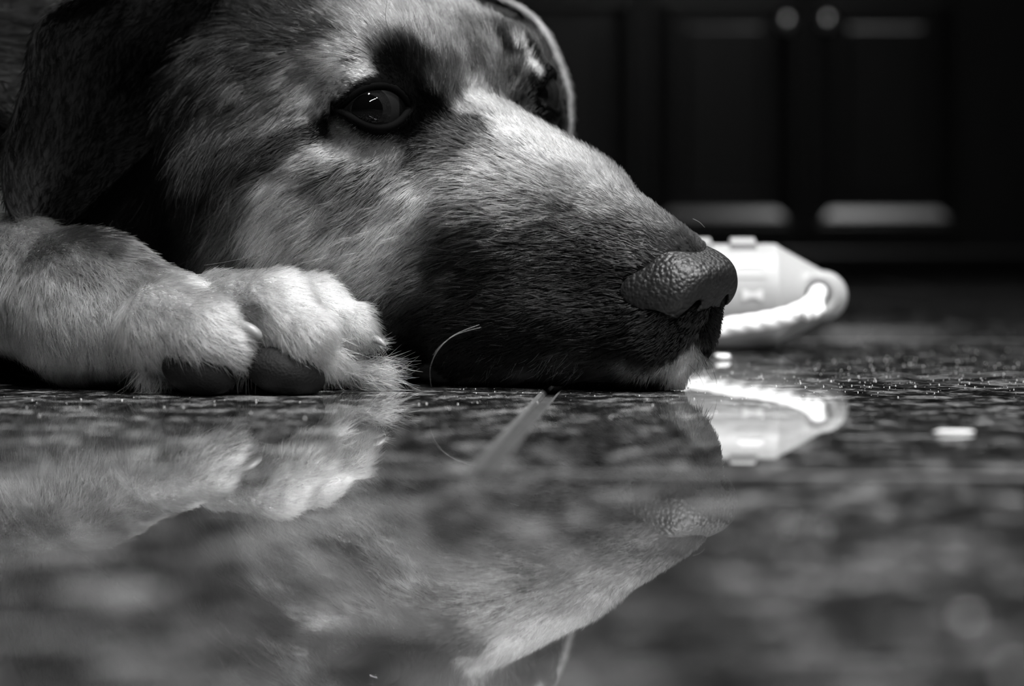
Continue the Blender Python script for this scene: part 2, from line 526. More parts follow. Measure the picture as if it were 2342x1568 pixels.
def gaze_to(side, target):
    c = EYE_C.copy(); c[1] *= side; return np.asarray(target)-to_world(c)/100
make_eye(1, gaze_to(1, (-.045, 0, .02)))
make_eye(-1, gaze_to(-1, (.20, .05, .05)))

# ears: leathery flaps with thickness, lofted from their root to the tip
def spline(pts, n):
    P = np.array(pts, float); m = len(P); t = np.linspace(0, m-1, n); out = []
    for x in t:
        i = min(int(x), m-2); f = x-i
        p0, p1, p2, p3 = P[max(i-1, 0)], P[i], P[i+1], P[min(i+2, m-1)]
        out.append(.5*((2*p1)+(-p0+p2)*f+(2*p0-5*p1+4*p2-p3)*f*f+(-p0+3*p1-3*p2+p3)*f**3))
    return np.array(out)
def make_ear(back, front, bulge, thick, away, ns=44, nt=26):
    Bk = spline([PX(*b)/100 for b in back], ns); Fr = spline([PX(*b)/100 for b in front], ns)
    away = np.asarray(away, float)
    G = np.zeros((ns, nt, 3))
    for i in range(ns):
        for j in range(nt):
            t = j/(nt-1); s = i/(ns-1)
            G[i, j] = Bk[i]*(1-t)+Fr[i]*t+away*bulge*math.sin(math.pi*t**.6)*(1-s**3)
    du = np.gradient(G, axis=0); dv = np.gradient(G, axis=1)
    N = np.cross(du, dv); N /= np.linalg.norm(N, axis=2)[:, :, None]+1e-12
    tk = np.array([[thick*min(1, .35+3*min(j, nt-1-j)/(nt-1))*(1-.5*(i/(ns-1))) for j in range(nt)] for i in range(ns)])[:, :, None]
    A = (G+N*tk/2).reshape(-1, 3); C = (G-N*tk/2).reshape(-1, 3)
    off = ns*nt; F = []
    ix = lambda i, j: i*nt+j
    for i in range(ns-1):
        for j in range(nt-1):
            F.append((ix(i, j), ix(i+1, j), ix(i+1, j+1), ix(i, j+1)))
            F.append((off+ix(i, j), off+ix(i, j+1), off+ix(i+1, j+1), off+ix(i+1, j)))
        for j, fl in ((0, 0), (nt-1, 1)):
            q = (ix(i, j), off+ix(i, j), off+ix(i+1, j), ix(i+1, j)); F.append(q[::-1] if fl else q)
    for j in range(nt-1):
        for i, fl in ((0, 1), (ns-1, 0)):
            q = (ix(i, j), off+ix(i, j), off+ix(i, j+1), ix(i, j+1)); F.append(q[::-1] if fl else q)
    T = np.tile(np.linspace(0, 1, nt)[None], (ns, 1)).ravel(); S = np.tile(np.linspace(0, 1, ns)[:, None], (1, nt)).ravel()
    flow = (du/ (np.linalg.norm(du, axis=2)[:, :, None]+1e-12)).reshape(-1, 3)
    return np.concatenate([A, C]), np.array(F), np.concatenate([S, S]), np.concatenate([T, T]), np.concatenate([flow, flow])
EARS = []
EARS.append(make_ear(
    [(450, -75, .715), (240, -35, .672), (92, 45, .660), (52, 200, .657), (8, 360, .655), (22, 485, .652), (100, 556, .650)],
    [(585, -60, .712), (545, 20, .680), (480, 150, .672), (400, 290, .674), (280, 400, .666), (185, 490, .656), (112, 553, .650)],
    .022, .0045, (.25, 1, .1)))
EARS.append(make_ear(
    [(1020, -50, .768), (1140, -5, .775), (1212, 38, .772), (1262, 110, .768), (1296, 200, .764), (1303, 280, .762), (1294, 335, .760)],
    [(960, 40, .745), (1060, 70, .733), (1130, 110, .728), (1180, 170, .728), (1215, 240, .735), (1240, 290, .745), (1285, 338, .758)],
    .016, .0042, (.3, 1, 0)))
ear_objs = []
for V, F, S, T, fl in EARS:
    ear_objs.append(link('ear', mesh_np('ear', local(V), F), dog, M_SKIN))

# paw pads and claws
def blob(name, parts, ctr, half, step, mat, k=.25, floor_z=.03):
    def f(p):
        p = p.astype(np.float32); d = None
        for fn in parts:
            c = fn(p); d = c if d is None else smin(d, c, k)
        return smax(d, floor_z-p[:, 2], .08)
    V, Fc = surface_nets(f, *[np.arange(ctr[i]-half[i], ctr[i]+half[i], step) for i in range(3)], marg=.3)
    return link(name, mesh_np(name, local(V/100), Fc), dog, mat)
PADS = [((455, 850, .6020), (1.05, .80, .66), -14), ((650, 850, .6055), (1.18, .85, .68), -16)]
for (b, r, tilt) in PADS:
    c = PX(*b); an = math.radians(tilt); rot = np.array([[math.cos(an), 0, -math.sin(an)], [0, 1, 0], [math.sin(an), 0, math.cos(an)]])
    blob('paw_pad', [lambda p, c=c, r=r, rot=rot: ell((p-c.astype(np.float32))@rot.astype(np.float32), (0, 0, 0), r)], c, (1.6, 1.3, 1.3), .07, M_PAD)
CLAWS = [([(540, 745, .6030), (566, 752, .6005), (588, 764, .5995), (597, 776, .5995)], .0019),
         ([(848, 772, .624), (868, 780, .6215), (883, 792, .6205)], .0012)]
for pth, r in CLAWS:
    q = spline([PX(*b)/100 for b in pth], 9); V, F = tube_np(q, r*np.array([1, 1, 1, .97, .9, .8, .66, .45, .12]), 10)
    link('claw', mesh_np('claw', local(V), F), dog, M_CLAW)
#FURSTART
# coat: markings with some light painted in, on the right side of the head (u, v, w, reflectance, hair direction, hair length) and on the foreleg (room cm)
COAT_HEAD = np.array([(-14.15,3.39,11.79,0.0357,-0.98,-0.02,0.19,0.9),(-13.14,3.03,11.84,0.0464,-0.95,-0.17,0.26,0.9),(-13.26,3.89,11.21,0.0464,-0.97,0.24,0.00,0.9),(-15.27,3.67,11.74,0.0179,-0.88,0.40,-0.24,1),(-14.99,4.53,10.94,0.0179,-0.58,0.57,-0.58,1),(-15.84,4.51,10.99,0.00286,-0.32,0.63,-0.71,1),  # forehead rows lowered and cheek rows raised to stand in for light
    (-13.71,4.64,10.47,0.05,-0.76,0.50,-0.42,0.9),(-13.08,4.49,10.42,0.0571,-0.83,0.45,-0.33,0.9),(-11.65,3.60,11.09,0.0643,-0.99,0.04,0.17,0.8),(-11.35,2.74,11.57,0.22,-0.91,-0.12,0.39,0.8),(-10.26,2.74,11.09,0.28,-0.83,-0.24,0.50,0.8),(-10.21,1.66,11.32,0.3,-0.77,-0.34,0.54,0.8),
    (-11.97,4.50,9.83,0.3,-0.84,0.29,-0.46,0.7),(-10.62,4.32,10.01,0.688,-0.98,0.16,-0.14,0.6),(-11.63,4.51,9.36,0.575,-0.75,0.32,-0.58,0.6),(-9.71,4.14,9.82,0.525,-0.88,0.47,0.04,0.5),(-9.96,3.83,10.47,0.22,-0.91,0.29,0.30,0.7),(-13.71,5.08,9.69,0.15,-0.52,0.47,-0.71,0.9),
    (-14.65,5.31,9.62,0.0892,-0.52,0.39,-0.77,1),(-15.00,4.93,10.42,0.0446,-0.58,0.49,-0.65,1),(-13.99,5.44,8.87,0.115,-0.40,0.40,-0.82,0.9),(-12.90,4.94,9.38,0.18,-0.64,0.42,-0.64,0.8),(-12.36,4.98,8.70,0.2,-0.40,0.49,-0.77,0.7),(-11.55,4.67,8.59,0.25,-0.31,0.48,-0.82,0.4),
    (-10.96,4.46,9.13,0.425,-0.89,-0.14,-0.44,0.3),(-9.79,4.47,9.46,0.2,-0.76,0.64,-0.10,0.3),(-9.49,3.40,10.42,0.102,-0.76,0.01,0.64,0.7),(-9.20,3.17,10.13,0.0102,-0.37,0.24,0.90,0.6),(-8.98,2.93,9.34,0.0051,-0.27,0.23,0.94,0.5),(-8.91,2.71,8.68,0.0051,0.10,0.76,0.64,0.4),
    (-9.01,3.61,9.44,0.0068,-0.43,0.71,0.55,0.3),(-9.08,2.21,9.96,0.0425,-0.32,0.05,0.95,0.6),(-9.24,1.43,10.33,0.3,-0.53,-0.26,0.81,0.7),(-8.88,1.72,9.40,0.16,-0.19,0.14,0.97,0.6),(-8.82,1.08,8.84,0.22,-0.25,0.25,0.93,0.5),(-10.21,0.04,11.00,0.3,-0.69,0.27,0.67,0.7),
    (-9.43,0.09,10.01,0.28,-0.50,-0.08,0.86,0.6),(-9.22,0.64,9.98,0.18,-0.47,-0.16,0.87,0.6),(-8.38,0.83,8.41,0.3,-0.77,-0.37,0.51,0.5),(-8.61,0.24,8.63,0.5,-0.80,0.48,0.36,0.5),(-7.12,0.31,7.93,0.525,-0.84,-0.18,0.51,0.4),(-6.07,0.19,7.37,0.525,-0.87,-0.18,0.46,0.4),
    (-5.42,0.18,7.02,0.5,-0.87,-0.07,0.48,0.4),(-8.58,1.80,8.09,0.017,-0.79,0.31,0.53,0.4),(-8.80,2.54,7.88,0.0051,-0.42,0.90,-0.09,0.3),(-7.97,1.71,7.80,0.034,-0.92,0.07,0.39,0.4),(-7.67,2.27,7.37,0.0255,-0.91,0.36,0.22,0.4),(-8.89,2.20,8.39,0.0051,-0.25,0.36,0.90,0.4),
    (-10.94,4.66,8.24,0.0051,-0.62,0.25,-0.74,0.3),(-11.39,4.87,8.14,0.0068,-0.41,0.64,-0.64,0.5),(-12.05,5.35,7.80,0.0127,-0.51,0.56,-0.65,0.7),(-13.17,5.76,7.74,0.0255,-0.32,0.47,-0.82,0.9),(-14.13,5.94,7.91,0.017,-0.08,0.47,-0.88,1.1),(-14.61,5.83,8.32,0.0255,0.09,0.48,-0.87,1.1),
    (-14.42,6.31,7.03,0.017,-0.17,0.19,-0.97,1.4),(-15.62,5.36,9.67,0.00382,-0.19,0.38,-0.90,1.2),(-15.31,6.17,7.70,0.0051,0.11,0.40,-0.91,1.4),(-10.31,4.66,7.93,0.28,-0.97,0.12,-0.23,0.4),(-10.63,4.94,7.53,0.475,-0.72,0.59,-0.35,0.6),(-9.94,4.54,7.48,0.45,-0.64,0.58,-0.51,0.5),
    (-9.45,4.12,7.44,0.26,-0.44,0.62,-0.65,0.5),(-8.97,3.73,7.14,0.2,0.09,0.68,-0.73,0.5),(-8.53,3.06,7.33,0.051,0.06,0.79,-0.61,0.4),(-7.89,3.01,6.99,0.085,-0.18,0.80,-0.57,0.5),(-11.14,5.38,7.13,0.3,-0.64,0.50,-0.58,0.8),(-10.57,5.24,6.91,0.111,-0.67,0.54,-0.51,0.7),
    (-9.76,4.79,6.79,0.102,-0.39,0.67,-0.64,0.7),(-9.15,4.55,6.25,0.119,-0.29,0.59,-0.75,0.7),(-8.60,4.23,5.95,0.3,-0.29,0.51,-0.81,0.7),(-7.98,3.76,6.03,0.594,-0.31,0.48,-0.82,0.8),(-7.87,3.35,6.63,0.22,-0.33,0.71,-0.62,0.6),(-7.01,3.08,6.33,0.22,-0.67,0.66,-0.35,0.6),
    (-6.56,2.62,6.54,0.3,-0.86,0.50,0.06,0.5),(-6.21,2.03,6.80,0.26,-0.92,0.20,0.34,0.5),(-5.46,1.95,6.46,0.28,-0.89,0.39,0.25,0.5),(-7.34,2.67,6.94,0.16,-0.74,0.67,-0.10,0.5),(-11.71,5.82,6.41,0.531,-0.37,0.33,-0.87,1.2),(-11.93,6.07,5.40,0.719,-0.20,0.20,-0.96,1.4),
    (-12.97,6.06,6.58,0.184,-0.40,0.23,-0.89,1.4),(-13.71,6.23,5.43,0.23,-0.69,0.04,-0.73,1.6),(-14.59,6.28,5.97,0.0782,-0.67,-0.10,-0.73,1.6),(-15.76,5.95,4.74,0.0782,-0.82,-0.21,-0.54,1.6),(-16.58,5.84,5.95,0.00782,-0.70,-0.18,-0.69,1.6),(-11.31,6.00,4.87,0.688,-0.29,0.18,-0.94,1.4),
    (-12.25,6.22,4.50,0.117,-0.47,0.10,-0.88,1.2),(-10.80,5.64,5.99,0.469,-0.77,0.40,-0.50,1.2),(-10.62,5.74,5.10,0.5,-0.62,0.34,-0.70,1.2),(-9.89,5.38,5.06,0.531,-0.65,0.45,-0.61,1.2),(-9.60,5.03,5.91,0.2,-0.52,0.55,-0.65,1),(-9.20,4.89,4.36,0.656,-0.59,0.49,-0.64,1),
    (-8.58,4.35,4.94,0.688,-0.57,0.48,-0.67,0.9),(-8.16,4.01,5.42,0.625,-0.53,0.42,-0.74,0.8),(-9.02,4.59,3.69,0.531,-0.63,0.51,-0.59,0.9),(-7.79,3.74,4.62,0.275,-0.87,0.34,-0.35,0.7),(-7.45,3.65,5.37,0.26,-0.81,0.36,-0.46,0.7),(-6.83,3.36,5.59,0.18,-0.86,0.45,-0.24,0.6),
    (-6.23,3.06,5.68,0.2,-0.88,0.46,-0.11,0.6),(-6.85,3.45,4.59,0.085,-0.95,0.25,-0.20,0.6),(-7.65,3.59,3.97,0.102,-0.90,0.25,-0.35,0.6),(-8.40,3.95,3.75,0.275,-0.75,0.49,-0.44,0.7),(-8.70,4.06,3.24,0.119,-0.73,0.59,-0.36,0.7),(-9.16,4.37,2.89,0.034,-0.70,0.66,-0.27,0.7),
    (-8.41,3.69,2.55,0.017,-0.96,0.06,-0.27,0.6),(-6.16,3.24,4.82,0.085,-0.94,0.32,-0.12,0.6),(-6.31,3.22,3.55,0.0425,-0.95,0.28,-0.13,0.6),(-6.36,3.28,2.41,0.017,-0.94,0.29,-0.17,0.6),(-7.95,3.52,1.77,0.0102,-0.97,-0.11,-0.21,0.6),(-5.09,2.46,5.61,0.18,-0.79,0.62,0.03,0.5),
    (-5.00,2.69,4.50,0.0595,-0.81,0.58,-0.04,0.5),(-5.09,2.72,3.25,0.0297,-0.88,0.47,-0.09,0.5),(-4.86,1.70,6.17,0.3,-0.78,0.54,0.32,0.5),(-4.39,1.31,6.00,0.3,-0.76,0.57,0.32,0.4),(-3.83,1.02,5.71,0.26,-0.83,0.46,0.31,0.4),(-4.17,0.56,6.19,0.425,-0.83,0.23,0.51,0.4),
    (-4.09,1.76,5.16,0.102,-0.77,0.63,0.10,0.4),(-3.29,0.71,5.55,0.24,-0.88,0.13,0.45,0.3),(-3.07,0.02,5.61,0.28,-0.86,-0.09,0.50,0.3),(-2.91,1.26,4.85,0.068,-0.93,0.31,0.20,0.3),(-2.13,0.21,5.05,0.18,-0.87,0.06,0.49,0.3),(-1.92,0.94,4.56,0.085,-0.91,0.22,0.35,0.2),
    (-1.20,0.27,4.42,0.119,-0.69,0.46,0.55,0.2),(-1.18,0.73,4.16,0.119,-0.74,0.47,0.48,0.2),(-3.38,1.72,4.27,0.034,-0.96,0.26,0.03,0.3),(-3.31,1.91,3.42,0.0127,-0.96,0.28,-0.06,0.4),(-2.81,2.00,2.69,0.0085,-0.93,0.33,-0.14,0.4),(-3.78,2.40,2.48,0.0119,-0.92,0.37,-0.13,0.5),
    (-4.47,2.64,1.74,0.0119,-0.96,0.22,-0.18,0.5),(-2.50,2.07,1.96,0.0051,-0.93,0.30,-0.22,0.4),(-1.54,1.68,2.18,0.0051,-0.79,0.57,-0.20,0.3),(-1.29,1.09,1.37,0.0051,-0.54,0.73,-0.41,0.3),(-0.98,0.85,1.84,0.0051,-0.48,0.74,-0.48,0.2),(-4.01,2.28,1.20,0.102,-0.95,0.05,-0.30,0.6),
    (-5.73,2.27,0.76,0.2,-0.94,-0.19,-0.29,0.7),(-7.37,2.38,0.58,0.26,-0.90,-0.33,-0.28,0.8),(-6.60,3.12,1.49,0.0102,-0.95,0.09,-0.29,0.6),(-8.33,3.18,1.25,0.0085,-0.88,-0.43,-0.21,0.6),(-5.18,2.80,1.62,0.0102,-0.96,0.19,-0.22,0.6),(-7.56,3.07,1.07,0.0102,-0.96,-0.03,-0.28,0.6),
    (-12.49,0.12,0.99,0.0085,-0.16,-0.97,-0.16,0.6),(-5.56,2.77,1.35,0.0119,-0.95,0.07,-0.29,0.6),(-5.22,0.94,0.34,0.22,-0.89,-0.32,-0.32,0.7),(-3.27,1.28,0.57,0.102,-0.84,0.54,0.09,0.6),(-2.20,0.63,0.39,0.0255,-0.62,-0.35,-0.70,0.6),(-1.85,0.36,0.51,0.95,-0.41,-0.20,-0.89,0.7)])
COAT_FAR = np.array([(-9.71,0.87,10.81,0.15,-0.63,0.20,0.75,0.6),(-9.01,0.98,9.68,0.28,-0.35,-0.27,0.90,0.5),(-10.06,2.49,11.06,0.25,-0.67,0.70,0.25,0.6),(-9.34,1.94,10.48,0.017,-0.49,0.53,0.70,0.5),(-9.16,2.43,10.17,0.625,-0.34,0.47,0.82,0.4),(-8.99,3.09,9.42,0.625,-0.22,0.71,0.67,0.3),
    (-9.80,2.40,10.90,0.017,-0.63,0.69,0.35,0.5),(-9.07,1.85,9.99,0.017,-0.37,0.40,0.84,0.4),(-9.06,2.78,9.63,0.75,-0.15,0.49,0.86,0.4)])
COAT_LEG = np.array([(-14.76,64.16,4.19,0.196,0.45,-0.76,-0.47,1.2),(-14.83,63.38,2.66,0.192,0.33,-0.44,-0.84,1.3),(-13.66,63.25,4.19,0.0865,0.41,-0.88,-0.22,0.9),(-13.39,62.01,3.19,0.196,0.33,-0.53,-0.78,1.1),(-13.79,62.12,2.18,0.28,0.08,0.04,-1.00,1.2),(-12.42,63.46,4.58,0.0321,1.00,-0.06,0.01,0.7),
    (-11.65,62.72,4.19,0.0511,0.82,-0.39,-0.43,0.7),(-10.64,62.73,3.81,0.0719,0.90,-0.11,-0.41,0.7),(-12.12,61.92,3.56,0.146,0.62,-0.46,-0.63,0.9),(-10.95,61.63,3.19,0.196,0.64,-0.55,-0.54,0.9),(-12.29,61.52,2.45,0.374,0.28,-0.13,-0.95,1.1),(-13.15,62.06,1.31,0.28,-0.04,0.54,-0.84,1.2),
    (-11.24,61.21,1.96,0.393,0.36,-0.13,-0.92,1.1),(-11.62,61.92,0.82,0.326,-0.09,0.75,-0.66,1.1),(-10.23,60.35,2.48,0.423,0.59,-0.55,-0.58,0.9),(-10.22,60.29,1.39,0.453,0.29,0.26,-0.92,1),(-10.34,61.71,0.45,0.374,-0.06,0.91,-0.40,0.9),(-9.37,61.85,3.19,0.374,0.89,0.37,-0.26,0.8),
    (-9.02,59.60,2.26,0.474,0.68,-0.62,-0.39,0.9),(-8.39,62.05,3.19,0.474,0.66,-0.75,-0.09,0.8),(-8.44,59.73,2.49,0.536,0.95,0.17,-0.27,0.8),(-7.89,61.04,2.58,0.515,0.71,-0.67,-0.21,0.9),(-8.88,59.42,1.66,0.453,0.57,0.02,-0.82,1.3),(-8.05,59.53,1.78,0.494,0.78,0.25,-0.58,1.3),
    (-7.60,59.77,1.77,0.374,0.84,0.34,-0.42,0.7),(-7.23,60.66,2.96,0.536,0.73,-0.68,-0.10,0.8),(-7.33,60.48,2.29,0.226,0.79,-0.46,-0.41,0.7),(-6.37,60.69,3.08,0.666,0.94,0.30,-0.18,0.8),(-6.45,60.25,2.36,0.6,0.86,-0.15,-0.48,0.9),(-5.67,62.37,3.06,0.779,0.94,-0.09,-0.34,0.8),  # point between the toes darkened: grey hair plus painted crease shade
    (-5.48,60.27,2.24,0.756,0.74,-0.24,-0.64,1),(-6.18,60.02,1.64,0.536,0.42,-0.00,-0.91,1.3),(-6.87,60.76,1.37,0.494,-0.10,0.87,-0.48,1.3),(-7.95,66.74,0.57,0.374,-0.18,0.93,-0.31,0.8),(-5.46,60.07,1.52,0.688,0.41,0.45,-0.80,1),(-5.03,62.25,2.56,0.802,0.82,-0.07,-0.57,0.9),
    (-4.64,61.97,1.94,0.779,0.64,0.01,-0.77,1),(-4.16,62.31,2.05,0.802,0.58,0.58,-0.57,1),(-4.02,64.18,1.48,0.745,0.40,0.73,-0.56,0.9),(-4.92,62.40,1.17,0.579,0.50,0.02,-0.87,0.9),(-4.42,62.47,0.79,0.474,0.77,-0.10,-0.63,1),(-3.92,62.52,0.41,0.536,0.49,0.76,-0.42,1)])
_extra = np.array([(-13.5, 0, 11.9, .16, -.9, 0, .4, .9), (-15.5, 0, 12.7, .10, -1, 0, .1, 1.0), (-15.5, 3.5, 12.0, .06, -1, .2, 0, 1.0),
    (-18, 0, 12.6, .05, -1, 0, -.1, 1.4), (-18, 4, 11.0, .006, -1, .2, -.2, 1.4), (-20, 5, 9, .008, -1, .1, -.3, 1.8), (-20, 5, 5, .010, -1, .1, -.4, 2.0),
    (-17, 6, 4, .008, -.8, .1, -.6, 1.8), (-16, 5.5, 1.5, .02, -.8, 0, -.6, 1.8), (-22, 0, 12, .02, -1, 0, -.1, 2.0), (-26, 5, 8, .012, -1, 0, -.3, 2.4), (-30, 0, 14, .015, -1, 0, -.1, 2.6),
    (-1.6, .3, .6, .95, .3, 0, -1, .6), (-2.2, 1.1, .3, .7, .1, .2, -1, .6), (-5, 2.5, .2, .05, -.9, .2, -.3, .6), (-9, 3.5, .5, .04, -.95, .2, -.2, .7)])
COAT_HEAD = np.concatenate([COAT_HEAD, _extra])
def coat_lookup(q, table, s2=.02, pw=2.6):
    """inverse-distance blend of the coat points: reflectance, flow, length"""
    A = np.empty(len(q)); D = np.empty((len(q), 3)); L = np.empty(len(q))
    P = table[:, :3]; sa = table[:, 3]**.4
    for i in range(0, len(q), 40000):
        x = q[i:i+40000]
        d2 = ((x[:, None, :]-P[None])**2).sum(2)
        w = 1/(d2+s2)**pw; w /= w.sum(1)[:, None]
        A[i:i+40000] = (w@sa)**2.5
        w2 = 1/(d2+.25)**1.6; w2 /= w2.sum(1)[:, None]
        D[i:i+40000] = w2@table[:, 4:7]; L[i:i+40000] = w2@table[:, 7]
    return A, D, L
def coat_at(pc):
    """for points in room cm: reflectance, flow, length (cm)"""
    h = head_sdf(pc); l = leg_sdf(pc); leg = l < h
    A = np.full(len(pc), .006); D = np.tile([-1.0, .6, -.2], (len(pc), 1)); L = np.full(len(pc), 2.6)
    jit = np.stack([vnoise(pc, 2.6, s)-.5 for s in (1, 2, 3)], 1)*.45
    nearhead = (~leg) & (h < 1.0)
    if nearhead.any():
        q = to_head(pc[nearhead]+jit[nearhead]); sg = np.where(q[:, 1] < 0, -1.0, 1.0); q[:, 1] = np.abs(q[:, 1])
        a, d, ln = coat_lookup(q, COAT_HEAD)
        fs = sg < 0          # the left brow carries marks of its own
        if fs.any(): a[fs], d[fs], ln[fs] = coat_lookup(q[fs], np.concatenate([COAT_HEAD, COAT_FAR]))
        d[:, 1] *= sg
        q0 = to_head(pc[nearhead]); q0[:, 1] = np.abs(q0[:, 1]); r = q0-EYE_C; ta = (r@LID_A+LID_S)/LID_W; tb = r@LID_B; up, dn = lid_edge(np.clip(ta, -1, 1))
        e = np.maximum(np.where(tb > 0, tb-up-.22, -tb-dn-.24), np.abs(ta)-1.35)+np.where(r@LID_E > 0, 0, 5)
        a = a*np.clip(.02+(e/.16), .02, 1)
        ns = nose_sdf(pc[nearhead]); a = a*np.clip(.7+.3*ns/.5, .7, 1)
        A[nearhead] = a; D[nearhead] = d@HB; L[nearhead] = ln*np.clip((np.linalg.norm(r, axis=1)-1.0)/.9, .45, 1)
    if leg.any():
        a, d, ln = coat_lookup(pc[leg]+jit[leg], COAT_LEG)
        A[leg] = a; D[leg] = d; L[leg] = ln*.72
    return A, D, L, leg

def tri_sample(V, F, dens):
    """random points on a quad mesh, dens per face in hairs per cm2 (V in cm)"""
    T = np.concatenate([F[:, [0, 1, 2]], F[:, [0, 2, 3]]]); dn = np.concatenate([dens, dens])
    a, b, c = V[T[:, 0]], V[T[:, 1]], V[T[:, 2]]
    ar = np.linalg.norm(np.cross(b-a, c-a), axis=1)/2*dn
    n = int(ar.sum()); cs = np.cumsum(ar)
    k = np.minimum(np.searchsorted(cs, R.random(n)*cs[-1]), len(T)-1)
    r1, r2 = np.sqrt(R.random(n)), R.random(n)
    w = np.stack([1-r1, r1*(1-r2), r1*r2], 1)
    return T[k], w

def strands(name, parent, P, N, D, L, A, rad, lift=(.55, .10), wob=.32, rnd=.16, npt=6, mat=None):
    """hair curves from roots P (m), normals, flow, lengths (m), reflectance"""
    n = len(P)
    t = D-N*(D*N).sum(1)[:, None]; t /= np.linalg.norm(t, axis=1)[:, None]+1e-9
    s = np.cross(N, t)
    pc = P*100
    ang = wob*((vnoise(pc, 4.0, 11)-.5)*1.6+(vnoise(pc, 11.0, 12)-.5)*1.3)*2+rnd*R.normal(size=n)
    t = t*np.cos(ang)[:, None]+s*np.sin(ang)[:, None]
    lf0 = lift[0]*(.7+.6*R.random(n))+.35*(vnoise(pc, 7.0, 13)-.5); lf1 = lift[1]*np.ones(n)+.20*R.normal(size=n)*.5
    L = L*(.65+.5*R.random(n))
    pts = np.empty((n, npt, 3)); pts[:, 0] = P-N*.0004
    curl = rnd*R.normal(size=n)*1.2
    for i in range(1, npt):
        f = (i-.5)/(npt-1); e = lf0*(1-f)+lf1*f
        dd = t*np.cos(e)[:, None]+N*np.sin(e)[:, None]+s*(curl*f)[:, None]
        pts[:, i] = pts[:, i-1]+dd*(L/(npt-1))[:, None]
    pts[:, :, 2] = np.maximum(pts[:, :, 2], .0003)
    prof = np.array([1, 1, .9, .72, .48, .15]) if npt == 6 else np.linspace(1, .15, npt)
    rr = rad*(.75+.5*R.random(n))[:, None]*prof[None]
    cu = bpy.data.hair_curves.new(name); cu.add_curves([npt]*n)
    cu.attributes['position'].data.foreach_set('vector', local(pts.reshape(-1, 3)).astype(np.float32).ravel())
    ra = cu.attributes.get('radius') or cu.attributes.new('radius', 'FLOAT', 'POINT')
    ra.data.foreach_set('value', rr.astype(np.float32).ravel())
    at = cu.attributes.new('coat', 'FLOAT', 'CURVE'); at.data.foreach_set('value', np.clip(A, .0002, .97).astype(np.float32))
    o = link(name, cu, parent, mat or M_FUR)
    return o

def vert_normals(V, F):
    fn = np.cross(V[F[:, 2]]-V[F[:, 0]], V[F[:, 3]]-V[F[:, 1]])
    N = np.zeros_like(V)
    for k in range(4): np.add.at(N, F[:, k], fn)
    return N/(np.linalg.norm(N, axis=1)[:, None]+1e-12)

def set_coat(me, A):
    at = me.attributes.new('coat', 'FLOAT', 'POINT'); at.data.foreach_set('value', A.astype(np.float32))

# body skin tone and body fur
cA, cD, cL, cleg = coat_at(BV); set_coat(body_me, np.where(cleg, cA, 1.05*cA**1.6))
BN = vert_normals(BV, BF)
fc = BV[BF].mean(1); hd = head_sdf(fc); ld = leg_sdf(fc)
near = np.minimum(hd, ld) < .8
FINE = 450.0
dens = np.where(near, FINE, 60.0)
dens[(fc[:, 0] < -24) | (fc[:, 1] > 84)] = 60.0
dens[(fc[:, 0] < -45) | (fc[:, 1] > 100)] = 18.0
dens[fc[:, 2] < .06] = 0
tk, w = tri_sample(BV, BF, dens)
P = (BV[tk]*w[:, :, None]).sum(1); N = (BN[tk]*w[:, :, None]).sum(1); N /= np.linalg.norm(N, axis=1)[:, None]
q = to_head(P); q[:, 1] = np.abs(q[:, 1]); r = q-EYE_C
ta = (r@LID_A+LID_S)/LID_W; tb = r@LID_B; up, dn = lid_edge(np.clip(ta, -1, 1))
lid_in = (np.abs(ta) < 1.15) & (r@LID_E > 0) & (tb < up+.16) & (tb > -dn-.16)
bare = lid_in | (nose_sdf(P) < -.02)
for (b, rr_, tilt) in PADS: bare |= ell(P.astype(np.float32), PX(*b)+np.array([0, -.25, -.1]), np.array(rr_)*.93) < .02
P, N = P[~bare], N[~bare]
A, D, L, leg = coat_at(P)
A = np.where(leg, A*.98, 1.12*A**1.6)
n = len(P)
mott = vnoise(P, 3.0, 21)*.5+vnoise(P, 8.0, 22)*.5
sg = np.where(leg, .35, .45+.65*np.exp(-A/.05)); A = A*np.exp(sg*R.normal(size=n)-.3*sg*sg+1.2*(mott-.5))  # wider tone spread in dark fur: pale strands painted in as glints
dark = R.random(n) < np.where(leg, .05, .26); A = np.where(dark & (A < .6), A*.18, A)
qh = to_head(P); lipz = (~leg) & (qh[:, 2] < 1.5) & (qh[:, 2] > .3) & (qh[:, 0] > -8.0) & (qh[:, 0] < -3.6) & (R.random(n) < .035)
m = leg
fur_leg = strands('foreleg_fur', body, P[m]/100, N[m], D[m], L[m]/100, A[m], .000088, lift=(.42, .08), wob=.28, rnd=.18)
strands('lip_fur', body, P[lipz]/100, N[lipz], D[lipz]+np.array([0, 0, -.55]), np.full(lipz.sum(), .0058), np.full(lipz.sum(), .85), .00008, lift=(.75, .35), wob=.3, rnd=.15)
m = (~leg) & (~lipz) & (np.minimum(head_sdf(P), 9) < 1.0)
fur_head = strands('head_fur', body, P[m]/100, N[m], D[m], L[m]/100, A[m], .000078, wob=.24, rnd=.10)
m = (~leg) & (~lipz) & ~m
fur_body = strands('body_fur', body, P[m]/100, N[m], D[m], L[m]/100*1.2, A[m], .00022, mat=M_FURMATT)

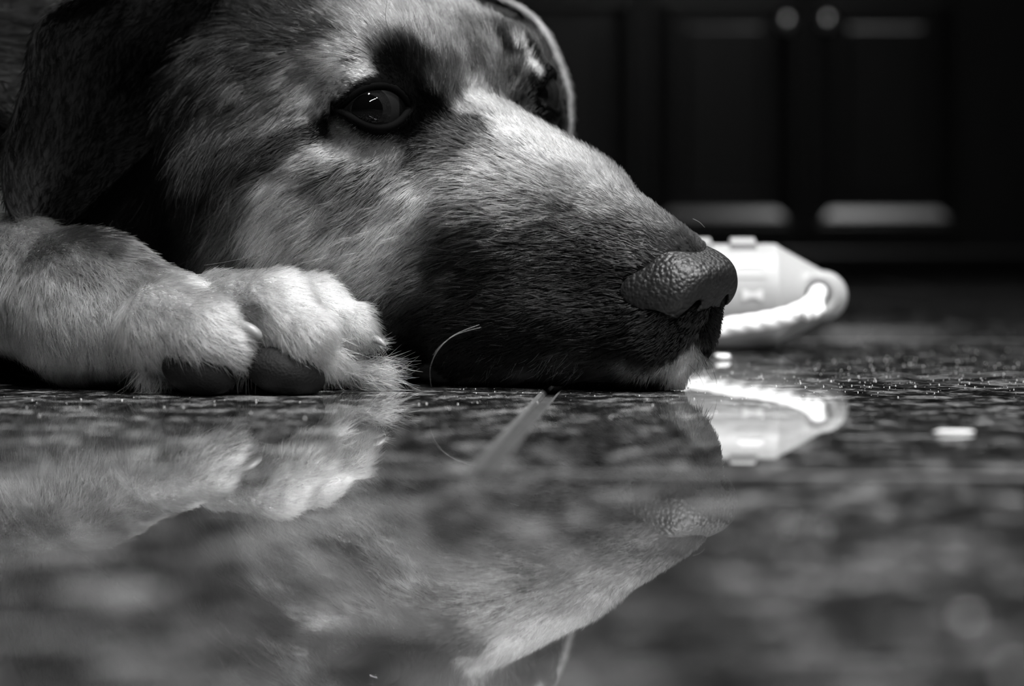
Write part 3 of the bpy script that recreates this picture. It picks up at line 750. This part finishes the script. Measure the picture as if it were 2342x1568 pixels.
# tufts of fur between the toe pads
for c_, d_, ns_ in (((560, 800, .6045), (-.55, -.1, -.85), 420), ((352, 835, .6100), (-.15, -.2, -1), 260), ((735, 795, .6120), (.6, -.3, -.8), 260), ((840, 850, .6230), (.95, -.1, -.35), 420)):
    c0 = PX(*c_)/100; pr = c0+R.normal(size=(ns_, 3))*np.array([.0026, .0012, .0018])
    nn = np.tile([0, -1.0, 0], (ns_, 1))
    strands('paw_tuft', body, pr, nn, np.tile(d_, (ns_, 1)), np.full(ns_, .0095), .55*np.exp(.3*R.normal(size=ns_)), .00008, lift=(.25, .05), wob=.4, rnd=.25)

# ear fur: grey-brown back margin, black inside, with lit rim and inner shade painted in
for k, (V, F, S, T, fl) in enumerate(EARS):
    Vc = V*100; EN = vert_normals(Vc, F)
    ea = np.where(T < .5, .016*np.exp(-((T-.06)/.16)**2), 0)+.0002 if k == 0 else np.where(T < .5, .30*np.exp(-(T/.06)**2), 0)+.002
    if k == 0: ea = ea*np.clip(1.15-S**6, 0, 1)
    set_coat(ear_objs[k].data, ea)
    tk, w = tri_sample(Vc, F, np.full(len(F), 170.0))
    g = lambda X: (X[tk]*(w[:, :, None] if X.ndim > 1 else w)).sum(1)
    P2, N2, D2, A2 = g(V), g(EN), g(fl), g(ea)
    N2 /= np.linalg.norm(N2, axis=1)[:, None]
    A2 = A2*np.exp(.35*R.normal(size=len(A2)))
    strands('ear_fur', ear_objs[k], P2, N2, D2, np.full(len(P2), .0045), A2, .00011, lift=(.35, .05), mat=M_FURMATT if k == 0 else M_FUR)
#FUREND
# whiskers and brow hairs: bearing and distance of points along each hair
WHISK = [
    ([(1096, 742, .602), (1040, 765, .597), (1002, 800, .594), (984, 842, .594), (986, 884, .596)], .000045, 0),
    ([(1100, 748, .602), (1045, 764, .597), (1010, 788, .594), (990, 812, .593)], .00004, 0),
    ([(900, 838, .612), (918, 862, .606), (960, 842, .602)], .00006, 0),
    ([(1598, 805, .618), (1622, 825, .616), (1636, 862, .615), (1640, 885, .615)], .00009, 1),
    ([(1590, 815, .618), (1612, 842, .616), (1630, 870, .615)], .00008, 1),
    ([(1575, 832, .617), (1598, 858, .615), (1612, 886, .615)], .00008, 1),
    ([(912, 108, .642), (894, 80, .636), (882, 40, .633), (886, -6, .632)], .00010, 1),
    ([(928, 112, .642), (918, 90, .637), (920, 68, .634), (930, 52, .633)], .00008, 1),
    ([(600, 585, .640), (560, 590, .630), (510, 600, .624), (468, 606, .622)], .00009, 1),
    ([(1585, 500, .640), (1600, 508, .637), (1612, 520, .635)], .00006, 0),
]
for pth, r, dk in WHISK:
    q = spline([PX(*b)/100 for b in pth], 22); V, F = tube_np(q, r*np.linspace(1, .25, 22), 6)
    link('whisker', mesh_np('whisker', local(V), F), dog, M_WHISKD if dk else M_WHISK)

# ------------------------------------------------------------------ cabinet with mitred doors
CK = 3.8/4960
def CX(x): return (x-1171)*CK
def CZ(y): return CAM_H-(y-575)*CK
CY = 3.80
cab = empty('cabinet', (CX(1837), CY, 0))
tag(cab, 'low dark stained wooden cabinet with panelled doors at the far wall', 'cabinet')
def crel(o): o.location = o.location-cab.location
def frame_piece(name, A, B, n, parent):
    """a mitred moulding from A to B (x, z), n = inward direction; profile of (inset, depth)"""
    prof = [(0, .000), (0, .018), (.003, .021), (.020, .021), (.024, .016), (.032, .017), (.046, .008), (.050, .004), (.050, .000)]
    A = np.array(A); B = np.array(B); d = (B-A)/np.linalg.norm(B-A); n = np.array(n)
    V = []
    for t, h in prof:
        for e, sg in ((A, 1), (B, -1)):
            p = e+n*t+d*t*sg; V.append((p[0], CY-h, p[1]))
    F = [(2*i, 2*i+1, 2*i+3, 2*i+2) for i in range(len(prof)-1)]
    me = bpy.data.meshes.new(name); me.from_pydata(V, [], F+[tuple(range(0, 2*len(prof), 2)), tuple(range(1, 2*len(prof), 2))]); me.update()
    bm = bmesh.new(); bm.from_mesh(me); bmesh.ops.recalc_face_normals(bm, faces=bm.faces); bm.to_mesh(me); bm.free()
    return link(name, me, parent, M_WOOD)
def knob(parent, x, z):
    pr = [(.0001, 0), (.0075, 0), (.0065, .004), (.005, .010), (.0065, .014), (.0125, .017), (.0140, .021), (.0125, .026), (.007, .029), (.0001, .0298)]
    k = link('knob', cap_mesh('knob', pr, 28), parent, M_KNOB)
    k.rotation_euler = (math.pi/2, 0, 0); k.location = (x, CY-.020, z)
    return k
def door(x0, x1, knob_x):
    z0, z1 = CZ(540), CZ(-32)
    bm = bmesh.new(); w = .048
    box_bm(bm, (x0+w, CY-.006, z0+w), (x1-w, CY+.004, z1-w))
    box_bm(bm, (x0+w+.022, CY-.014, z0+w+.022), (x1-w-.022, CY-.004, z1-w-.022), .007, 2)
    dr = link('door', bm_mesh('door', bm), cab, M_WOOD); dr.location = -cab.location
    frame_piece('rail', (x0, z0), (x1, z0), (0, 1), dr); frame_piece('rail', (x0, z1), (x1, z1), (0, -1), dr)
    frame_piece('stile', (x0, z0), (x0, z1), (1, 0), dr); frame_piece('stile', (x1, z0), (x1, z1), (-1, 0), dr)
    if knob_x: knob(dr, *knob_x)
door(CX(1471), CX(1835), (CX(1792), CZ(57)))
door(CX(1839), CX(2205), (CX(1884), CZ(55)))
door(CX(1100), CX(1466), None)
def cab_part(name, lo, hi, bev=.002):
    bm = bmesh.new(); box_bm(bm, lo, hi, bev); o = link(name, bm_mesh(name, bm), cab, M_WOOD); o.location = -cab.location; return o
cab_part('carcass', (-.75, CY+.004, CZ(572)), (1.10, CY+.50, .64))
cab_part('base_moulding', (-.76, CY-.014, CZ(604)), (1.11, CY+.50, CZ(571)-.0005), .005)
cab_part('plinth', (-.70, CY+.06, .0005), (1.05, CY+.48, CZ(604)-.0005))
cab_part('worktop', (-.78, CY-.04, .641), (1.13, CY+.52, .675), .006)
wall = link('wall_back', mesh_np('wall_back', [(-2.6, 4.42, -.0016), (2.6, 4.42, -.0016), (2.6, 4.42, 2.4), (-2.6, 4.42, 2.4)], [(0, 1, 2, 3)], False), None, M_WALL)
tag(wall, kind='structure')

# ------------------------------------------------------------------ floating rope toy
TD = .872
TOY_C = np.array([(1652-1171)/4960*TD, TD, .0222])*100
TY = math.radians(-3); tc, ts = math.cos(TY), math.sin(TY)
toy = empty('dog_toy', (TOY_C[0]/100, TOY_C[1]/100, 0))
tag(toy, 'milky white plastic dog toy with a rope lying behind the dog nose', 'dog toy')
toy.rotation_euler = (0, 0, TY)
def toy_sdf(p):      # cm, long axis x, depth y, up z
    s = p.copy(); s[:, 0] = np.abs(s[:, 0]); s[:, 1] *= 1.08
    d = cone(s, (0, 0, 0), (1.9, 0, 0), 2.08, 2.08)
    d = smax(d, s[:, 0]-2.2, .12)
    e = cone(s, (2.05, 0, 0), (3.98, 0, 0), 2.10, 1.02)
    e = np.maximum(e, np.sqrt(s[:, 1]**2+s[:, 2]**2)-2.06)
    d = smin(d, e, .10)
    # eyelet through the end
    c = np.sqrt((s[:, 0]-3.68)**2+(s[:, 2]-.05)**2)
    ring = np.sqrt((c-.72)**2+(np.abs(p[:, 1])-1.02)**2)-.20
    d = smin(d, ring, .15)
    d = smax(d, -(c-.46), .12)
    return d
TV, TF = surface_nets(toy_sdf, np.arange(-5.4, 5.4, .08), np.arange(-2.4, 2.4, .08), np.arange(-2.5, 2.5, .08), marg=.4)
tb = link('shell', mesh_np('shell', TV/100+np.array([0, 0, TOY_C[2]/100]), TF), toy, M_TOY)
def on_shell(s, ang, r): return np.array([s, -r*math.cos(ang)/1.08, TOY_C[2]+r*math.sin(ang)])/100
def raised(name, outline, s0, ang, r, h, mat):
    """a flat raised shape wrapped on the shell: outline in cm (along, around)"""
    m = len(outline); V = []
    for rr in (r-.15, r+h):
        for a, b in outline: V.append(on_shell(s0+a, ang+b/r, rr))
    V.append(on_shell(s0, ang, r-.15)); V.append(on_shell(s0, ang, r+h))
    F = [(k, (k+1) % m, m+(k+1) % m, m+k) for k in range(m)]
    T = [(m+k, m+(k+1) % m, 2*m+1) for k in range(m)]
    me = bpy.data.meshes.new(name); me.from_pydata([tuple(v) for v in V], [], F+T); me.update()
    bm = bmesh.new(); bm.from_mesh(me); bmesh.ops.recalc_face_normals(bm, faces=bm.faces); bm.to_mesh(me); bm.free()
    return link(name, me, toy, mat)
def ridge(s0, ang):
    """a square-shouldered block wrapped over the shell"""
    na = 9; V = []; prof = [(-.60, 1.95), (-.50, 2.34), (.44, 2.34), (.60, 1.95)]
    for k in range(na):
        b = ang+math.radians(-26+52*k/(na-1))
        for a, r in prof: V.append(on_shell(s0+a, b, r))
    F = [(4*k+i, 4*k+i+1, 4*k+i+5, 4*k+i+4) for k in range(na-1) for i in range(3)]+[(0, 1, 2, 3), tuple(4*(na-1)+i for i in range(4))]
    me = bpy.data.meshes.new('ridge'); me.from_pydata([tuple(v) for v in V], [], F); me.update()
    bm = bmesh.new(); bm.from_mesh(me); bmesh.ops.recalc_face_normals(bm, faces=bm.faces); bm.to_mesh(me); bm.free()
    return link('ridge', me, toy, M_TOY)
for ang in (90, 180):
    for s0 in (.82, -.95): ridge(s0, math.radians(ang))
bone = [(-.22, .10), (-.26, .19), (-.36, .20), (-.42, .12), (-.38, 0), (-.42, -.12), (-.36, -.20), (-.26, -.19), (-.22, -.10),
        (.22, -.10), (.26, -.19), (.36, -.20), (.42, -.12), (.38, 0), (.42, .12), (.36, .20), (.26, .19), (.22, .10)]
raised('bone_emblem', bone, 1.10, math.radians(2), 2.08, .06, M_EMBOSS)
crown = [(-.48, -.14), (.48, -.14), (.52, .05), (.34, .10), (.26, .22), (.12, .12), (0, .24), (-.12, .12), (-.28, .20), (-.40, .08), (-.52, .02)]
raised('crown_emblem', crown, 1.05, math.radians(38), 2.08, .06, M_EMBOSS)
raised('panel_rim', [(-.62, -.05), (.62, -.05), (.62, .05), (-.62, .05)], 1.05, math.radians(22), 2.08, .04, M_TOY)
# rope: three twisted strands
rp = spline([PX(*b)/100 for b in [(1872, 668, .872), (1870, 674, .850), (1856, 695, .839), (1822, 714, .836), (1780, 727, .834), (1730, 737, .832), (1680, 744, .830), (1630, 754, .829), (1570, 760, .830), (1510, 735, .834), (1455, 690, .842), (1440, 662, .850), (1438, 652, .872)]], 260)
seg = np.r_[0, np.cumsum(np.linalg.norm(np.diff(rp, axis=0), axis=1))]
T = np.gradient(rp, axis=0); T /= np.linalg.norm(T, axis=1)[:, None]
a0 = np.cross(T, (0, 0, 1.0)); a0 /= np.linalg.norm(a0, axis=1)[:, None]; b0 = np.cross(T, a0)
VV = []; FF = []; off = 0
for k in range(3):
    ph = seg/.0200*2*math.pi+k*2*math.pi/3
    V, F = tube_np(rp+.00095*(np.cos(ph)[:, None]*a0+np.sin(ph)[:, None]*b0), .00265, 10)
    VV.append(V); FF.append(F+off); off += len(V)
tinv = np.array(toy.matrix_basis.inverted())
bpy.context.view_layer.update()
tinv = np.array((Matrix.Translation(toy.location) @ Matrix.Rotation(TY, 4, 'Z')).inverted())
def tl(P): return np.asarray(P)@tinv[:3, :3].T+tinv[:3, 3]
rope = link('rope', mesh_np('rope', tl(np.concatenate(VV)), np.concatenate(FF)), toy, M_ROPE); tag(rope, 'thick white twisted rope')
kn = [[(1868, 688, .833), (1872, 705, .829), (1878, 716, .829)], [(1860, 692, .834), (1862, 712, .828), (1870, 722, .828)], [(1852, 698, .834), (1848, 716, .829), (1856, 726, .829)]]
VV = []; FF = []; off = 0
for pth in kn:
    V, F = tube_np(spline([PX(*b)/100 for b in pth], 8), 0.0024*np.array([.8, 1, 1, 1, 1.05, 1.05, .9, .3]), 10); VV.append(V); FF.append(F+off); off += len(V)
link('rope_end', mesh_np('rope_end', tl(np.concatenate(VV)), np.concatenate(FF)), toy, M_ROPE)

# ------------------------------------------------------------------ small litter on the floor
def on_floor(x, y):
    D = CAM_H*4960/(y-575); return np.array([(x-1171)/4960*D, D, 0])
def chip(name, x, y, size, rot, label, seed, cat='crumb'):
    r = random.Random(seed); bm = bmesh.new()
    bmesh.ops.create_icosphere(bm, subdivisions=2, radius=1.0)
    for v in bm.verts:
        j = 1+.22*(r.random()-.5)
        v.co = Vector((math.copysign(abs(v.co.x)**.7, v.co.x)*size[0]*j, math.copysign(abs(v.co.y)**.7, v.co.y)*size[1]*j, v.co.z*size[2]*j))
    zmin = min(v.co.z for v in bm.verts)
    for v in bm.verts: v.co.z -= zmin
    o = link(name, bm_mesh(name, bm, True), None, M_CRUMB)
    p = on_floor(x, y); o.location = (p[0], p[1], .0); o.rotation_euler = (0, 0, rot)
    tag(o, label, cat); return o
chip('food_flake', 2181, 992, (.0046, .0016, .0005), .12, 'pale oblong flake lying alone on the floor right of the toy', 3, 'flake')
chip('crumb', 1652, 823, (.0030, .0022, .0012), .3, 'white crumb on the floor under the dog chin and toy', 5)
chip('crumb', 2212, 1418, (.0008, .0006, .0003), .3, 'blurred pale crumb near the lower right of the floor', 6)
chip('crumb', 2318, 1540, (.0008, .0006, .0003), .9, 'blurred pale crumb in the bottom right corner', 8)
for k, pth in enumerate([[(2010, 866), (2060, 857), (2110, 864), (2170, 860)], [(2150, 850), (2230, 858), (2300, 853), (2360, 858)], [(2265, 876), (2310, 880), (2370, 883)]]):
    q = spline([on_floor(*b)+np.array([0, 0, .0004]) for b in pth], 24); V, F = tube_np(q, .00007, 5)
    o = link('loose_hair', mesh_np('loose_hair', V, F), None, M_WHISK)
    tag(o, ['wavy loose pale hair on the floor, leftmost beyond the flake', 'long loose pale hair on the floor reaching the right edge', 'short loose pale hair on the floor nearest the right edge'][k], 'hair', 'loose hairs on the floor')
# dust that nobody could count
nd = 1700
dx = R.uniform(-.02, .30, nd); dy = .58+R.gamma(2.4, .062, nd); keep = (dy < 1.2)
dx, dy = dx[keep], dy[keep]
dx = np.concatenate([dx, R.uniform(-.16, .09, 160)]); dy = np.concatenate([dy, R.uniform(.52, .60, 160)])
sz = .00007+.00020*R.random(len(dx))**3
octv = np.array([(1, 0, 0), (-1, 0, 0), (0, 1, 0), (0, -1, 0), (0, 0, 1.2), (0, 0, -.2)]); octf = np.array([(0, 2, 4), (2, 1, 4), (1, 3, 4), (3, 0, 4), (2, 0, 5), (1, 2, 5), (3, 1, 5), (0, 3, 5)])
V = (octv[None]*sz[:, None, None]+np.stack([dx, dy, sz*.2], 1)[:, None]).reshape(-1, 3)
F = (octf[None]+6*np.arange(len(dx))[:, None, None]).reshape(-1, 3)
dust = link('floor_dust', mesh_np('floor_dust', V, F, False), None, M_CRUMB)
tag(dust, 'fine pale dust specks scattered over the dark floor', 'dust', kind='stuff')
